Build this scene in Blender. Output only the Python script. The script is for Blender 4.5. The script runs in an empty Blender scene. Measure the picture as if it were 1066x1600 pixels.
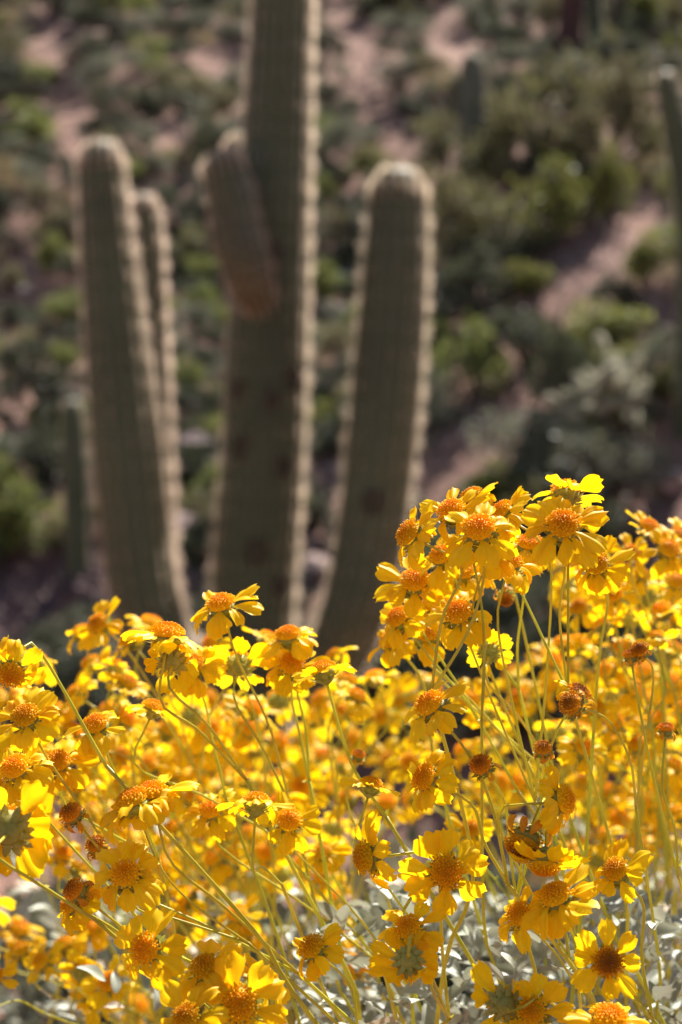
import bpy, bmesh, math, random
import numpy as np
from mathutils import Vector, Matrix, Quaternion, noise, Euler

random.seed(11)
rng = np.random.default_rng(11)
SC = bpy.context.scene
COL = SC.collection
R = math.radians
U = random.uniform

# ------------------------------------------------------------------ camera
CAM_Z, PITCH = 1.5, R(-4.0)
FOCUS = 1.15
cd = bpy.data.cameras.new('camera')
cam = bpy.data.objects.new('camera', cd)
COL.objects.link(cam)
cam.location = (0, 0, CAM_Z)
cam.rotation_euler = (R(90) + PITCH, 0, 0)
cd.sensor_fit = 'VERTICAL'
cd.sensor_height = 36.0
cd.lens = 70.0
cd.clip_start = 0.02
cd.clip_end = 3000
cd.dof.use_dof = True
cd.dof.focus_distance = FOCUS
cd.dof.aperture_fstop = 7.2
cd.dof.aperture_blades = 0
SC.camera = cam
TV, TH = 18 / 70, 12 / 70
FWD = Vector((0, math.cos(PITCH), math.sin(PITCH)))
UPV = Vector((0, -math.sin(PITCH), math.cos(PITCH)))
RGT = Vector((1, 0, 0))

# ------------------------------------------------------------------ sky and sun
SUN_EL, SUN_AZ = R(48), R(22)          # azimuth measured from +Y (view direction) towards +X
w = bpy.data.worlds.new('World')
SC.world = w
w.use_nodes = True
nt = w.node_tree
bg = nt.nodes['Background']
sky = nt.nodes.new('ShaderNodeTexSky')
sky.sky_type = 'NISHITA'
sky.sun_disc = False
sky.sun_elevation = SUN_EL
sky.sun_rotation = SUN_AZ
nt.links.new(sky.outputs[0], bg.inputs[0])
bg.inputs[1].default_value = 0.05
sd = bpy.data.lights.new('sun', 'SUN')
sd.energy = 5.0
sd.angle = R(0.5)
sd.color = (1.0, 0.95, 0.87)
sun = bpy.data.objects.new('sun', sd)
COL.objects.link(sun)
SUND = Vector((math.sin(SUN_AZ) * math.cos(SUN_EL), math.cos(SUN_AZ) * math.cos(SUN_EL), math.sin(SUN_EL)))
sun.rotation_euler = SUND.to_track_quat('Z', 'Y').to_euler()
sun.location = SUND * 60
SC.view_settings.view_transform = 'Standard'
SC.view_settings.look = 'None'
SC.view_settings.exposure = 1.45
SC.view_settings.gamma = 1.0
SC.view_settings.use_curve_mapping = False
SC.cycles.use_denoising = True
SC.cycles.max_bounces = 8
SC.cycles.transmission_bounces = 6
SC.cycles.transparent_max_bounces = 6


def P(px, py, d):
    """a point at pixel (px, py) of the 1066x1600 photograph and depth d metres"""
    return Vector((0, 0, CAM_Z)) + (FWD + RGT * ((px - 533) / 533 * TH) + UPV * ((800 - py) / 800 * TV)) * d


def mpp(d):
    return 2 * TH * d / 1066


# ------------------------------------------------------------------ ground shape
def smooth(a, b, x):
    t = min(1, max(0, (x - a) / (b - a)))
    return t * t * (3 - 2 * t)


def gz(x, y):
    if y < 1.6:
        z = 0.5
    elif y < 10:
        t = (y - 1.6) / 8.4
        z = 0.5 - 2.2 * (0.35 * t + 0.65 * smooth(0, 1, t))
    else:
        z = -1.7
    s = max(0.0, y - 9.6)
    s2 = min(s, 75)
    z += 0.43 * (s2 - 1.2 * (1 - math.exp(-s2 / 1.2)))
    xx = 8 * math.tanh(x / 8)
    z += 0.27 * xx * smooth(8, 17, y)
    far = smooth(7, 14, y) * (1 - smooth(70, 110, y))
    z += far * (0.45 * noise.noise(Vector((x * 0.22 + 0.12 * y, y * 0.16, 3.1)))
                + 0.16 * noise.noise(Vector((x * 0.7, y * 0.6, 9.4))))
    z += (0.02 + 0.05 * far) * noise.noise(Vector((x * 2.3, y * 2.1, 1.7)))
    return z


def hit(px, py, d0=9.5):
    d = d0
    o = P(px, py, 1.0) - Vector((0, 0, CAM_Z))
    while d < 90:
        p = Vector((0, 0, CAM_Z)) + o * d
        if p.z < gz(p.x, p.y):
            break
        d += 0.08
    p.z = gz(p.x, p.y)
    return p, d


# ------------------------------------------------------------------ materials
def mat(name):
    m = bpy.data.materials.new(name)
    m.use_nodes = True
    n = m.node_tree
    return m, n, n.nodes['Principled BSDF'], n.nodes['Material Output']


def ramp(n, fac, stops):
    r = n.nodes.new('ShaderNodeValToRGB')
    e = r.color_ramp.elements
    while len(e) < len(stops):
        e.new(0.5)
    for el, (p, c) in zip(e, stops):
        el.position = p
        el.color = (*c, 1)
    n.links.new(fac, r.inputs[0])
    return r.outputs[0]


def tex(n, scale, detail=4, coord='Object', rough=0.6):
    c = n.nodes.new('ShaderNodeTexCoord')
    t = n.nodes.new('ShaderNodeTexNoise')
    t.inputs['Scale'].default_value = scale
    t.inputs['Detail'].default_value = detail
    t.inputs['Roughness'].default_value = rough
    n.links.new(c.outputs[coord], t.inputs['Vector'])
    return t


def hsv(n, col, vary=0.25, hue=0.02):
    """each object a little lighter, darker or warmer than the next"""
    i = n.nodes.new('ShaderNodeObjectInfo')
    h = n.nodes.new('ShaderNodeHueSaturation')
    m1 = n.nodes.new('ShaderNodeMapRange')
    m1.inputs[3].default_value = 1 - vary
    m1.inputs[4].default_value = 1 + vary
    n.links.new(i.outputs['Random'], m1.inputs[0])
    n.links.new(m1.outputs[0], h.inputs['Value'])
    mul = n.nodes.new('ShaderNodeMath')
    mul.operation = 'MULTIPLY'
    mul.inputs[1].default_value = 7.31
    fr = n.nodes.new('ShaderNodeMath')
    fr.operation = 'FRACT'
    n.links.new(i.outputs['Random'], mul.inputs[0])
    n.links.new(mul.outputs[0], fr.inputs[0])
    m2 = n.nodes.new('ShaderNodeMapRange')
    m2.inputs[3].default_value = 0.5 - hue
    m2.inputs[4].default_value = 0.5 + hue
    n.links.new(fr.outputs[0], m2.inputs[0])
    n.links.new(m2.outputs[0], h.inputs['Hue'])
    n.links.new(col, h.inputs['Color'])
    return h.outputs[0]


def leafy(name, c1, c2, trans=0.4, scale=9, vary=0.2, hue=0.015, rough=0.6, spec=0.3, tcol=None, detail=3):
    """thin leaf or petal: reflects and lets light through"""
    m, n, b, out = mat(name)
    t = tex(n, scale, detail)
    c = ramp(n, t.outputs[0], [(0.3, c1), (0.7, c2)])
    c = hsv(n, c, vary, hue)
    n.links.new(c, b.inputs['Base Color'])
    b.inputs['Roughness'].default_value = rough
    b.inputs['Specular IOR Level'].default_value = spec
    tr = n.nodes.new('ShaderNodeBsdfTranslucent')
    if tcol:
        mx = n.nodes.new('ShaderNodeMix')
        mx.data_type = 'RGBA'
        mx.blend_type = 'MULTIPLY'
        mx.inputs[0].default_value = 1
        n.links.new(c, mx.inputs[6])
        mx.inputs[7].default_value = (*tcol, 1)
        n.links.new(mx.outputs[2], tr.inputs[0])
    else:
        n.links.new(c, tr.inputs[0])
    ms = n.nodes.new('ShaderNodeMixShader')
    ms.inputs[0].default_value = trans
    n.links.new(b.outputs[0], ms.inputs[1])
    n.links.new(tr.outputs[0], ms.inputs[2])
    n.links.new(ms.outputs[0], out.inputs[0])
    return m


def solid(name, c1, c2, scale=8, rough=0.75, bump=0.0, bscale=40, vary=0.12, spec=0.3):
    m, n, b, out = mat(name)
    t = tex(n, scale)
    c = hsv(n, ramp(n, t.outputs[0], [(0.3, c1), (0.7, c2)]), vary, 0.01)
    n.links.new(c, b.inputs['Base Color'])
    b.inputs['Roughness'].default_value = rough
    b.inputs['Specular IOR Level'].default_value = spec
    if bump:
        t2 = tex(n, bscale)
        bp = n.nodes.new('ShaderNodeBump')
        bp.inputs['Strength'].default_value = bump
        bp.inputs['Distance'].default_value = 0.02
        n.links.new(t2.outputs[0], bp.inputs['Height'])
        n.links.new(bp.outputs[0], b.inputs['Normal'])
    return m


M = {}
M['petal'] = leafy('petal_yellow', (0.95, 0.63, 0.005), (0.98, 0.72, 0.015), 0.52, 120, 0.04, 0.005, 0.45, 0.15, (1.0, 0.97, 0.7))
M['petal_deep'] = leafy('petal_deep_yellow', (0.94, 0.57, 0.004), (0.97, 0.65, 0.007), 0.52, 120, 0.04, 0.005, 0.45, 0.15, (1.0, 0.95, 0.7))
M['petal_dry'] = leafy('petal_withered', (0.62, 0.25, 0.01), (0.85, 0.42, 0.01), 0.4, 200, 0.1, 0.01)


def disc_mat(name, cc, cm, co):
    m, n, b, out = mat(name)
    c = n.nodes.new('ShaderNodeTexCoord')
    s = n.nodes.new('ShaderNodeSeparateXYZ')
    n.links.new(c.outputs['Object'], s.inputs[0])
    cx = n.nodes.new('ShaderNodeCombineXYZ')
    n.links.new(s.outputs[0], cx.inputs[0])
    n.links.new(s.outputs[1], cx.inputs[1])
    ln = n.nodes.new('ShaderNodeVectorMath')
    ln.operation = 'LENGTH'
    n.links.new(cx.outputs[0], ln.inputs[0])
    t = tex(n, 500, 2)
    ma = n.nodes.new('ShaderNodeMath')
    ma.operation = 'MULTIPLY_ADD'
    ma.inputs[1].default_value = 0.004
    n.links.new(t.outputs[0], ma.inputs[0])
    n.links.new(ln.outputs['Value'], ma.inputs[2])
    mr = n.nodes.new('ShaderNodeMapRange')
    mr.inputs[1].default_value = 0.002
    mr.inputs[2].default_value = 0.0125
    n.links.new(ma.outputs[0], mr.inputs[0])
    col = hsv(n, ramp(n, mr.outputs[0], [(0.1, cc), (0.5, cm), (0.85, co)]), 0.12, 0.004)
    b.inputs['Specular IOR Level'].default_value = 0.12
    n.links.new(col, b.inputs['Base Color'])
    b.inputs['Roughness'].default_value = 0.6
    tr = n.nodes.new('ShaderNodeBsdfTranslucent')
    n.links.new(col, tr.inputs[0])
    ms = n.nodes.new('ShaderNodeMixShader')
    ms.inputs[0].default_value = 0.3
    n.links.new(b.outputs[0], ms.inputs[1])
    n.links.new(tr.outputs[0], ms.inputs[2])
    n.links.new(ms.outputs[0], out.inputs[0])
    return m


M['disc'] = disc_mat('disc_orange', (0.85, 0.36, 0.004), (0.93, 0.50, 0.005), (0.97, 0.65, 0.008))
M['disc_yellow'] = disc_mat('disc_yellow', (0.88, 0.40, 0.004), (0.94, 0.53, 0.005), (0.97, 0.66, 0.008))
M['disc_brown'] = disc_mat('disc_brown', (0.26, 0.10, 0.015), (0.46, 0.18, 0.012), (0.88, 0.42, 0.008))
M['disc_spent'] = disc_mat('disc_spent', (0.34, 0.12, 0.012), (0.60, 0.23, 0.010), (0.86, 0.40, 0.008))
M['calyx'] = leafy('calyx_green', (0.30, 0.30, 0.045), (0.46, 0.44, 0.11), 0.25, 300, 0.15)
M['stalk'] = leafy('stalk_yellow_green', (0.50, 0.46, 0.035), (0.70, 0.62, 0.07), 0.25, 30, 0.14, 0.018, 0.4, 0.3)
M['wood'] = solid('woody_stem', (0.16, 0.11, 0.07), (0.30, 0.23, 0.15), 40, 0.8, 0.4, 200)
M['silver'] = leafy('silver_leaf', (0.26, 0.285, 0.20), (0.44, 0.455, 0.36), 0.22, 60, 0.2, 0.015, 0.5, 0.4)
M['silver_dry'] = leafy('silver_leaf_dry', (0.40, 0.33, 0.22), (0.58, 0.50, 0.38), 0.2, 60, 0.2)

M['shrub_dark'] = leafy('foliage_dark_olive', (0.055, 0.060, 0.034), (0.095, 0.10, 0.056), 0.25, 3, 0.3)
M['shrub_grey'] = leafy('foliage_grey_green', (0.125, 0.13, 0.085), (0.21, 0.215, 0.14), 0.25, 3, 0.3)
M['shrub_green'] = leafy('foliage_bright_green', (0.135, 0.148, 0.038), (0.22, 0.235, 0.068), 0.38, 3, 0.2)
M['shrub_olive'] = leafy('foliage_olive', (0.14, 0.128, 0.058), (0.22, 0.20, 0.095), 0.32, 3, 0.25)
M['shrub_straw'] = leafy('foliage_straw', (0.26, 0.20, 0.10), (0.40, 0.31, 0.17), 0.3, 3, 0.2)
M['bark'] = solid('bark', (0.06, 0.045, 0.035), (0.13, 0.10, 0.075), 12, 0.85)
M['bark_green'] = solid('bark_green', (0.10, 0.11, 0.045), (0.17, 0.17, 0.08), 12, 0.75)
M['spine'] = leafy('spine_straw', (0.26, 0.215, 0.165), (0.33, 0.28, 0.22), 0.6, 20, 0.08, 0.01, 0.35, 0.8, (3.5, 3.5, 3.6))
M['spine_cholla'] = leafy('spine_cholla', (0.64, 0.61, 0.50), (0.78, 0.75, 0.64), 0.45, 20, 0.08)
M['joint'] = solid('cholla_joint', (0.26, 0.27, 0.12), (0.36, 0.36, 0.19), 20)
M['scar'] = solid('scar_dark', (0.035, 0.026, 0.02), (0.07, 0.05, 0.035), 30, 0.9)
M['dead'] = solid('dead_maroon', (0.055, 0.028, 0.024), (0.10, 0.05, 0.04), 6, 0.9)
M['rock'] = solid('rock_pink', (0.20, 0.125, 0.105), (0.36, 0.25, 0.215), 2.5, 0.85, 0.6, 9, 0.25)
M['rock_dark'] = solid('rock_maroon', (0.085, 0.052, 0.05), (0.16, 0.10, 0.095), 2.5, 0.85, 0.6, 9, 0.2)
M['rock_pale'] = solid('rock_pale', (0.45, 0.40, 0.40), (0.62, 0.56, 0.56), 3, 0.85, 0.5, 9, 0.1)


def saguaro_mat(name, brown_at=None, brown_len=0.3):
    m, n, b, out = mat(name)
    t = tex(n, 2.2, 5)
    c = ramp(n, t.outputs[0], [(0.3, (0.044, 0.052, 0.022)), (0.7, (0.074, 0.086, 0.036))])
    t3 = tex(n, 9, 5)
    mk = ramp(n, t3.outputs[0], [(0.60, (0, 0, 0)), (0.74, (0.5, 0.5, 0.5))])
    mx = n.nodes.new('ShaderNodeMix')
    mx.data_type = 'RGBA'
    n.links.new(mk, mx.inputs[0])
    n.links.new(c, mx.inputs[6])
    mx.inputs[7].default_value = (0.12, 0.095, 0.06, 1)
    c = mx.outputs[2]
    if brown_at is not None:                     # corky brown skin towards the foot of the arm
        tc = n.nodes.new('ShaderNodeTexCoord')
        sp = n.nodes.new('ShaderNodeSeparateXYZ')
        n.links.new(tc.outputs['Object'], sp.inputs[0])
        ad = n.nodes.new('ShaderNodeMath')
        ad.operation = 'MULTIPLY_ADD'
        ad.inputs[1].default_value = 0.25
        n.links.new(t3.outputs[0], ad.inputs[0])
        n.links.new(sp.outputs[2], ad.inputs[2])
        mr = n.nodes.new('ShaderNodeMapRange')
        mr.inputs[1].default_value = brown_at + brown_len + 0.12
        mr.inputs[2].default_value = brown_at + 0.12
        mr.inputs[3].default_value = 0.0
        mr.inputs[4].default_value = 0.75
        n.links.new(ad.outputs[0], mr.inputs[0])
        m2 = n.nodes.new('ShaderNodeMix')
        m2.data_type = 'RGBA'
        n.links.new(mr.outputs[0], m2.inputs[0])
        n.links.new(c, m2.inputs[6])
        m2.inputs[7].default_value = (0.075, 0.056, 0.033, 1)
        c = m2.outputs[2]
    n.links.new(c, b.inputs['Base Color'])
    b.inputs['Roughness'].default_value = 0.55
    b.inputs['Specular IOR Level'].default_value = 0.35
    return m


M['saguaro'] = saguaro_mat('saguaro_skin')
M['saguaro_grey'] = solid('saguaro_grey', (0.085, 0.085, 0.055), (0.13, 0.125, 0.085), 4)


def soil_mat():
    m, n, b, out = mat('soil')
    t = tex(n, 0.35, 5)
    c = ramp(n, t.outputs[0], [(0.30, (0.16, 0.088, 0.072)), (0.48, (0.265, 0.148, 0.110)), (0.66, (0.30, 0.175, 0.130)), (0.8, (0.185, 0.115, 0.10))])
    t2 = tex(n, 9, 6)
    k = ramp(n, t2.outputs[0], [(0.30, (0.55, 0.52, 0.52)), (0.55, (1, 1, 1)), (0.75, (1.2, 1.15, 1.1))])
    mx = n.nodes.new('ShaderNodeMix')
    mx.data_type = 'RGBA'
    mx.blend_type = 'MULTIPLY'
    mx.inputs[0].default_value = 1
    n.links.new(c, mx.inputs[6])
    n.links.new(k, mx.inputs[7])
    n.links.new(mx.outputs[2], b.inputs['Base Color'])
    b.inputs['Roughness'].default_value = 0.92
    b.inputs['Specular IOR Level'].default_value = 0.15
    t4 = tex(n, 14, 6)
    bp = n.nodes.new('ShaderNodeBump')
    bp.inputs['Strength'].default_value = 0.8
    bp.inputs['Distance'].default_value = 0.05
    n.links.new(t4.outputs[0], bp.inputs['Height'])
    n.links.new(bp.outputs[0], b.inputs['Normal'])
    return m


M['soil'] = soil_mat()


# ------------------------------------------------------------------ object helpers
def mesh(name, v, f, material, smooth_=True):
    me = bpy.data.meshes.new(name)
    me.from_pydata([tuple(p) for p in v], [], f)
    if smooth_:
        me.polygons.foreach_set('use_smooth', [True] * len(me.polygons))
    me.materials.append(material)
    me.update()
    return me


def obj(name, me, parent=None, loc=(0, 0, 0), rot=None, scale=None):
    o = bpy.data.objects.new(name, me)
    COL.objects.link(o)
    o.location = loc
    if rot is not None:
        if isinstance(rot, Quaternion):
            o.rotation_mode = 'QUATERNION'
            o.rotation_quaternion = rot
        else:
            o.rotation_euler = rot
    if scale is not None:
        o.scale = scale if hasattr(scale, '__len__') else (scale,) * 3
    if parent is not None:
        o.parent = parent
    return o


def tag(o, label, cat=None, group=None, kind=None):
    if label:
        o['label'] = label
    if cat:
        o['category'] = cat
    if group:
        o['group'] = group
    if kind:
        o['kind'] = kind
    return o


def frames(pts):
    """parallel-transport frames along a list of points"""
    pts = [Vector(p) for p in pts]
    T = []
    for i in range(len(pts)):
        a = pts[max(0, i - 1)]
        b = pts[min(len(pts) - 1, i + 1)]
        T.append((b - a).normalized())
    n = T[0].orthogonal().normalized()
    if abs(T[0].z) > 0.3:
        n = Vector((1, 0, 0)) - T[0] * T[0].x
        n.normalize()
    out = []
    for i, t in enumerate(T):
        n = (n - t * n.dot(t)).normalized()
        out.append((pts[i], t, n, t.cross(n)))
    return out


def spline(keys, n):
    """Catmull-Rom through keys (each a tuple of floats), n samples spread evenly by length"""
    K = np.array(keys, float)
    K = np.vstack([2 * K[0] - K[1], K, 2 * K[-1] - K[-2]])
    res = []
    for i in range(1, len(K) - 2):
        for t in np.linspace(0, 1, 24, endpoint=False):
            a, b, c, d = K[i - 1], K[i], K[i + 1], K[i + 2]
            res.append(0.5 * (2 * b + (c - a) * t + (2 * a - 5 * b + 4 * c - d) * t * t + (3 * b - a - 3 * c + d) * t ** 3))
    res.append(K[-2])
    res = np.array(res)
    L = np.concatenate([[0], np.cumsum(np.linalg.norm(np.diff(res[:, :3], axis=0), axis=1))])
    s = np.linspace(0, L[-1], n)
    return np.stack([np.interp(s, L, res[:, k]) for k in range(res.shape[1])], 1)


def tube(V, F, pts, rad, sides=6, cap=True):
    base = len(V)
    fr = frames(pts)
    for (p, t, n, b), r in zip(fr, rad):
        for k in range(sides):
            a = 2 * math.pi * k / sides
            V.append(p + n * (math.cos(a) * r) + b * (math.sin(a) * r))
    for i in range(len(pts) - 1):
        for k in range(sides):
            k2 = (k + 1) % sides
            F.append((base + i * sides + k, base + i * sides + k2, base + (i + 1) * sides + k2, base + (i + 1) * sides + k))
    if cap:
        F.append(tuple(base + (len(pts) - 1) * sides + k for k in range(sides)))
        F.append(tuple(base + k for k in reversed(range(sides))))


# ------------------------------------------------------------------ the slope
def build_ground():
    xs = np.concatenate([np.linspace(-900, -60, 8), np.linspace(-45, -12, 12), np.linspace(-10, 10, 110), np.linspace(12, 45, 12), np.linspace(60, 900, 8)])
    ys = np.concatenate([np.linspace(-300, -10, 6), np.linspace(-5, 8, 30), np.linspace(8.2, 36, 190), np.linspace(37, 70, 40), np.linspace(75, 130, 12), np.linspace(200, 1200, 6)])
    V = [(x, y, gz(x, y)) for y in ys for x in xs]
    nx = len(xs)
    F = [(j * nx + i, j * nx + i + 1, (j + 1) * nx + i + 1, (j + 1) * nx + i) for j in range(len(ys) - 1) for i in range(nx - 1)]
    o = obj('ground', mesh('ground', V, F, M['soil']))
    o['kind'] = 'structure'
    o['label'] = 'pinkish stony desert hillside rising behind the cactus'
    return o


build_ground()


# ------------------------------------------------------------------ saguaros
def column(name, keys, ribs, parent, origin, material, spines=True, rows_per_m=28, depth=0.07, sp_step=0.024, sp_len=0.050, tip=True, spn=7, seed=0, wool=True):
    """ribbed cactus column; keys = (x, y, z, radius) from foot to tip, in world space"""
    rr = random.Random(seed)
    L = sum((Vector(keys[i + 1][:3]) - Vector(keys[i][:3])).length for i in range(len(keys) - 1))
    n = max(16, int(L * rows_per_m))
    S = spline(keys, n)
    pts = [Vector(s[:3]) - origin for s in S]
    rad = list(S[:, 3])
    if tip:                                            # close with a rounded tip
        t = (pts[-1] - pts[-3]).normalized()
        r0 = rad[-1]
        p0 = pts[-1]
        for k in range(1, 9):
            a = k / 8 * math.pi / 2
            pts.append(p0 + t * (r0 * 1.15 * math.sin(a)))
            rad.append(max(0.004, r0 * math.cos(a)))
    fr = frames(pts)
    per = 8
    m = ribs * per
    ang = np.arange(m) * 2 * math.pi / m
    c = np.abs(np.cos(ang * ribs / 2)) ** 0.75
    prof = (1 - depth) + depth * c
    V = []
    for i, ((p, t, nn, b), r) in enumerate(zip(fr, rad)):
        wv = 1 + 0.018 * noise.noise(Vector((seed * 3.1, i * 0.16, 0.5)))
        for k in range(m):
            q = r * prof[k] * wv
            V.append(p + nn * (math.cos(ang[k]) * q) + b * (math.sin(ang[k]) * q))
    F = []
    for i in range(len(pts) - 1):
        for k in range(m):
            k2 = (k + 1) % m
            F.append((i * m + k, i * m + k2, (i + 1) * m + k2, (i + 1) * m + k))
    F.append(tuple((len(pts) - 1) * m + k for k in range(m)))
    o = obj(name, mesh(name, V, F, material), parent)
    if spines:
        Ls = np.concatenate([[0], np.cumsum([(pts[i + 1] - pts[i]).length for i in range(len(pts) - 1)])])
        SV, SF = [], []
        for rb in range(ribs):
            a0 = 2 * math.pi * rb / ribs
            s = rr.uniform(0, sp_step)
            while s < Ls[-1] * 0.995:
                i = int(np.searchsorted(Ls, s)) - 1
                i = max(0, min(len(pts) - 2, i))
                f = (s - Ls[i]) / max(1e-6, Ls[i + 1] - Ls[i])
                p = pts[i].lerp(pts[i + 1], f)
                r = rad[i] * (1 - f) + rad[i + 1] * f
                _, t, nn, b = fr[i]
                out = nn * math.cos(a0) + b * math.sin(a0)
                side = t.cross(out)
                q = p + out * (r * 0.99)
                near_tip = s > Ls[-1] - rad[len(S) - 1] * 1.5
                # the spine clusters wax and wane up the rib, as growth flushes do
                fl = 0.80 + 0.24 * math.sin(s * 2 * math.pi / 0.125 + seed + 2.2 * noise.noise(Vector((s * 3.0, seed * 1.7, rb * 0.04))))
                cnt = spn + (4 if near_tip and wool else 0)
                for k in range(cnt):
                    if near_tip:
                        dr = (out * rr.uniform(0.3, 1) + t * rr.uniform(0.0, 1.2) + side * rr.uniform(-0.6, 0.6)).normalized()
                    else:
                        dr = (out + t * rr.uniform(-0.4, 0.4) + side * rr.uniform(-0.4, 0.4)).normalized()
                    ln = sp_len * rr.uniform(0.45, 1.05) * fl
                    w0 = 0.0018
                    u = dr.orthogonal().normalized() * w0
                    v = dr.cross(u)
                    bi = len(SV)
                    SV += [q + u, q - u, q + v, q - v, q + dr * ln]
                    SF += [(bi, bi + 1, bi + 4), (bi + 2, bi + 3, bi + 4)]
                s += sp_step * rr.uniform(0.85, 1.15) * (0.7 if near_tip else 1)
        so = obj('spines', mesh('spines', SV, SF, M['spine'], False), o)
        so['kind'] = 'stuff'
    return o


def pk(lst, depth):
    """(px, py, radius px[, depth]) -> world keys"""
    out = []
    for k in lst:
        d = k[3] if len(k) > 3 else depth
        p = P(k[0], k[1], d)
        out.append((p.x, p.y, p.z, k[2] * mpp(d)))
    return out


def scar(parent, px, py, d, r, origin, seed):
    """a dark sunken bird hole with a corky lip"""
    rr = random.Random(seed)
    c = P(px, py, d) - origin
    V, F = [], []
    rings = [(1.25, 0.0), (1.1, 0.35), (0.85, 0.30), (0.6, -0.25), (0.25, -0.45)]
    n = 12
    for (q, h) in rings:
        for k in range(n):
            a = 2 * math.pi * k / n
            e = r * q * (1 + 0.18 * noise.noise(Vector((math.cos(a) * 2, math.sin(a) * 2, seed))))
            V.append(c + Vector((math.cos(a) * e, -h * r, math.sin(a) * e * 1.25)))
    for i in range(len(rings) - 1):
        for k in range(n):
            F.append((i * n + k, i * n + (k + 1) % n, (i + 1) * n + (k + 1) % n, (i + 1) * n + k))
    F.append(tuple((len(rings) - 1) * n + k for k in range(n)))
    obj('scar', mesh('scar', V, F, M['scar']), parent)


def big_saguaro():
    D = 9.3

    def slim(lst, d):
        out = pk(lst, d)
        tipz = out[-1][2]
        return [(k[0], k[1], k[2] - (0.03 if tipz - k[2] < 0.35 else 0), k[3] * 0.89) for k in out]

    base = P(383, 1200, D)
    base.z = gz(base.x, base.y) - 0.05
    root = obj('saguaro', None, None, base)
    tag(root, 'tall many-armed saguaro cactus rising behind the yellow flowers', 'cactus')
    top = P(452, -520, D)
    keys = [(base.x - 0.02, base.y, base.z, 0.19)] + slim([(388, 1150, 68), (398, 900, 72), (412, 700, 71), (420, 500, 68), (431, 250, 60), (441, 0, 53), (450, -300, 50), (456, -560, 44)], D)
    tr = column('trunk', keys, 20, root, base, M['saguaro'], seed=1)
    a = slim([(388, 1130, 44, 9.25), (330, 1128, 50, 9.1), (262, 1065, 56, 9.02), (232, 960, 59), (217, 880, 60), (197, 700, 60), (178, 500, 52), (165, 350, 45), (159, 262, 40), (158, 247, 39)], 9.0)
    column('arm', a, 15, root, base, M['saguaro'], seed=2)
    b = slim([(385, 1030, 24, 9.45), (335, 1034, 27, 9.70), (285, 1010, 28, 9.95), (256, 920, 27), (249, 800, 27), (241, 600, 26), (236, 450, 25), (229, 340, 25), (226, 318, 24)], 10.1)
    column('arm', b, 13, root, base, M['saguaro'], seed=3)
    cbr = P(400, 480, 9.0).z - base.z
    c = slim([(412, 470, 20, 9.28), (404, 468, 28, 9.14), (394, 448, 37, 9.02), (384, 410, 43), (373, 360, 43), (362, 300, 40), (354, 270, 38), (352, 262, 37)], 8.98)
    column('arm', c, 14, root, base, saguaro_mat('saguaro_skin_corky', cbr, 0.6), seed=4)
    d = slim([(410, 560, 22, 9.42), (394, 540, 26, 9.52), (388, 450, 27), (380, 300, 27), (375, 232, 26), (375, 225, 25)], 9.56)
    column('arm', d, 13, root, base, M['saguaro'], seed=5)
    e = slim([(420, 1035, 42, 9.25), (468, 1055, 48, 9.16), (520, 1030, 53, 9.08), (552, 960, 57), (572, 880, 59), (587, 780, 60), (604, 610, 61), (617, 420, 57), (622, 320, 51), (622, 300, 49)], 9.02)
    column('arm', e, 16, root, base, M['saguaro'], seed=6)
    for i, (x, y, r) in enumerate([(376, 610, 9), (381, 700, 9), (456, 592, 9), (440, 728, 8), (400, 862, 10), (424, 625, 7), (424, 395, 10), (438, 918, 8)]):
        cx = np.interp(y, [0, 250, 500, 700, 900], [441, 431, 420, 412, 398])
        rr_ = np.interp(y, [0, 250, 500, 700, 900], [53, 60, 68, 71, 72])
        rr_ *= 0.89
        off = math.sqrt(max(0.05, 1 - ((x - cx) / rr_) ** 2)) * rr_ * mpp(D)
        scar(root, x, y, D - off * 1.02, r * 1.35 * mpp(D), base, i)
    scar(root, 583, 785, 9.02 - 0.160, 13 * mpp(9), base, 31)
    return root


big_saguaro()


def small_saguaro(name, label, basepx, keys_px, ribs, depth=None, material=None, spines=True, d_force=None, cat='cactus'):
    p, d = hit(*basepx)
    if d_force:
        d = d_force
        p = P(basepx[0], basepx[1], d)
        p.z = gz(p.x, p.y)
    root = obj(name, None, None, p - Vector((0, 0, 0.05)))
    tag(root, label, cat)
    origin = root.location.copy()
    keys = [(p.x, p.y, p.z - 0.05, keys_px[0][2] * mpp(d))] + pk([(k[0], k[1], k[2]) for k in keys_px], d)
    column('trunk', keys, ribs, root, origin, material or M['saguaro'], spines=spines, rows_per_m=20, sp_step=0.045, spn=3, sp_len=0.032, seed=len(label))
    return root


small_saguaro('saguaro', 'slender saguaro leaning over beside the cream cholla slope', (1078, 680), [(1078, 600, 24), (1082, 400, 24), (1072, 290, 23), (1056, 200, 21), (1043, 138, 18), (1041, 130, 17)], 12)
small_saguaro('saguaro', 'grey saguaro column standing amid the olive palo verde bushes', (742, 262), [(742, 240, 23), (740, 190, 23), (738, 120, 21), (738, 105, 19)], 12, None, M['saguaro_grey'])
small_saguaro('saguaro', 'short pale young saguaro beside the maroon gravel bank', (122, 905), [(122, 880, 17), (120, 800, 19), (117, 720, 19), (113, 655, 17), (112, 640, 15)], 12)
small_saguaro('saguaro', 'thin grey saguaro next to the dead maroon trunk', (930, 72), [(930, 60, 14), (928, 20, 14), (927, -60, 13), (927, -90, 12)], 11)
small_saguaro('dead_trunk', 'dead maroon brown cactus trunk standing on the hillside', (886, 96), [(886, 85, 24), (888, 60, 21), (893, 20, 19), (897, -60, 19), (899, -110, 15)], 10, None, M['dead'], False, None, 'dead trunk')


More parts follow.
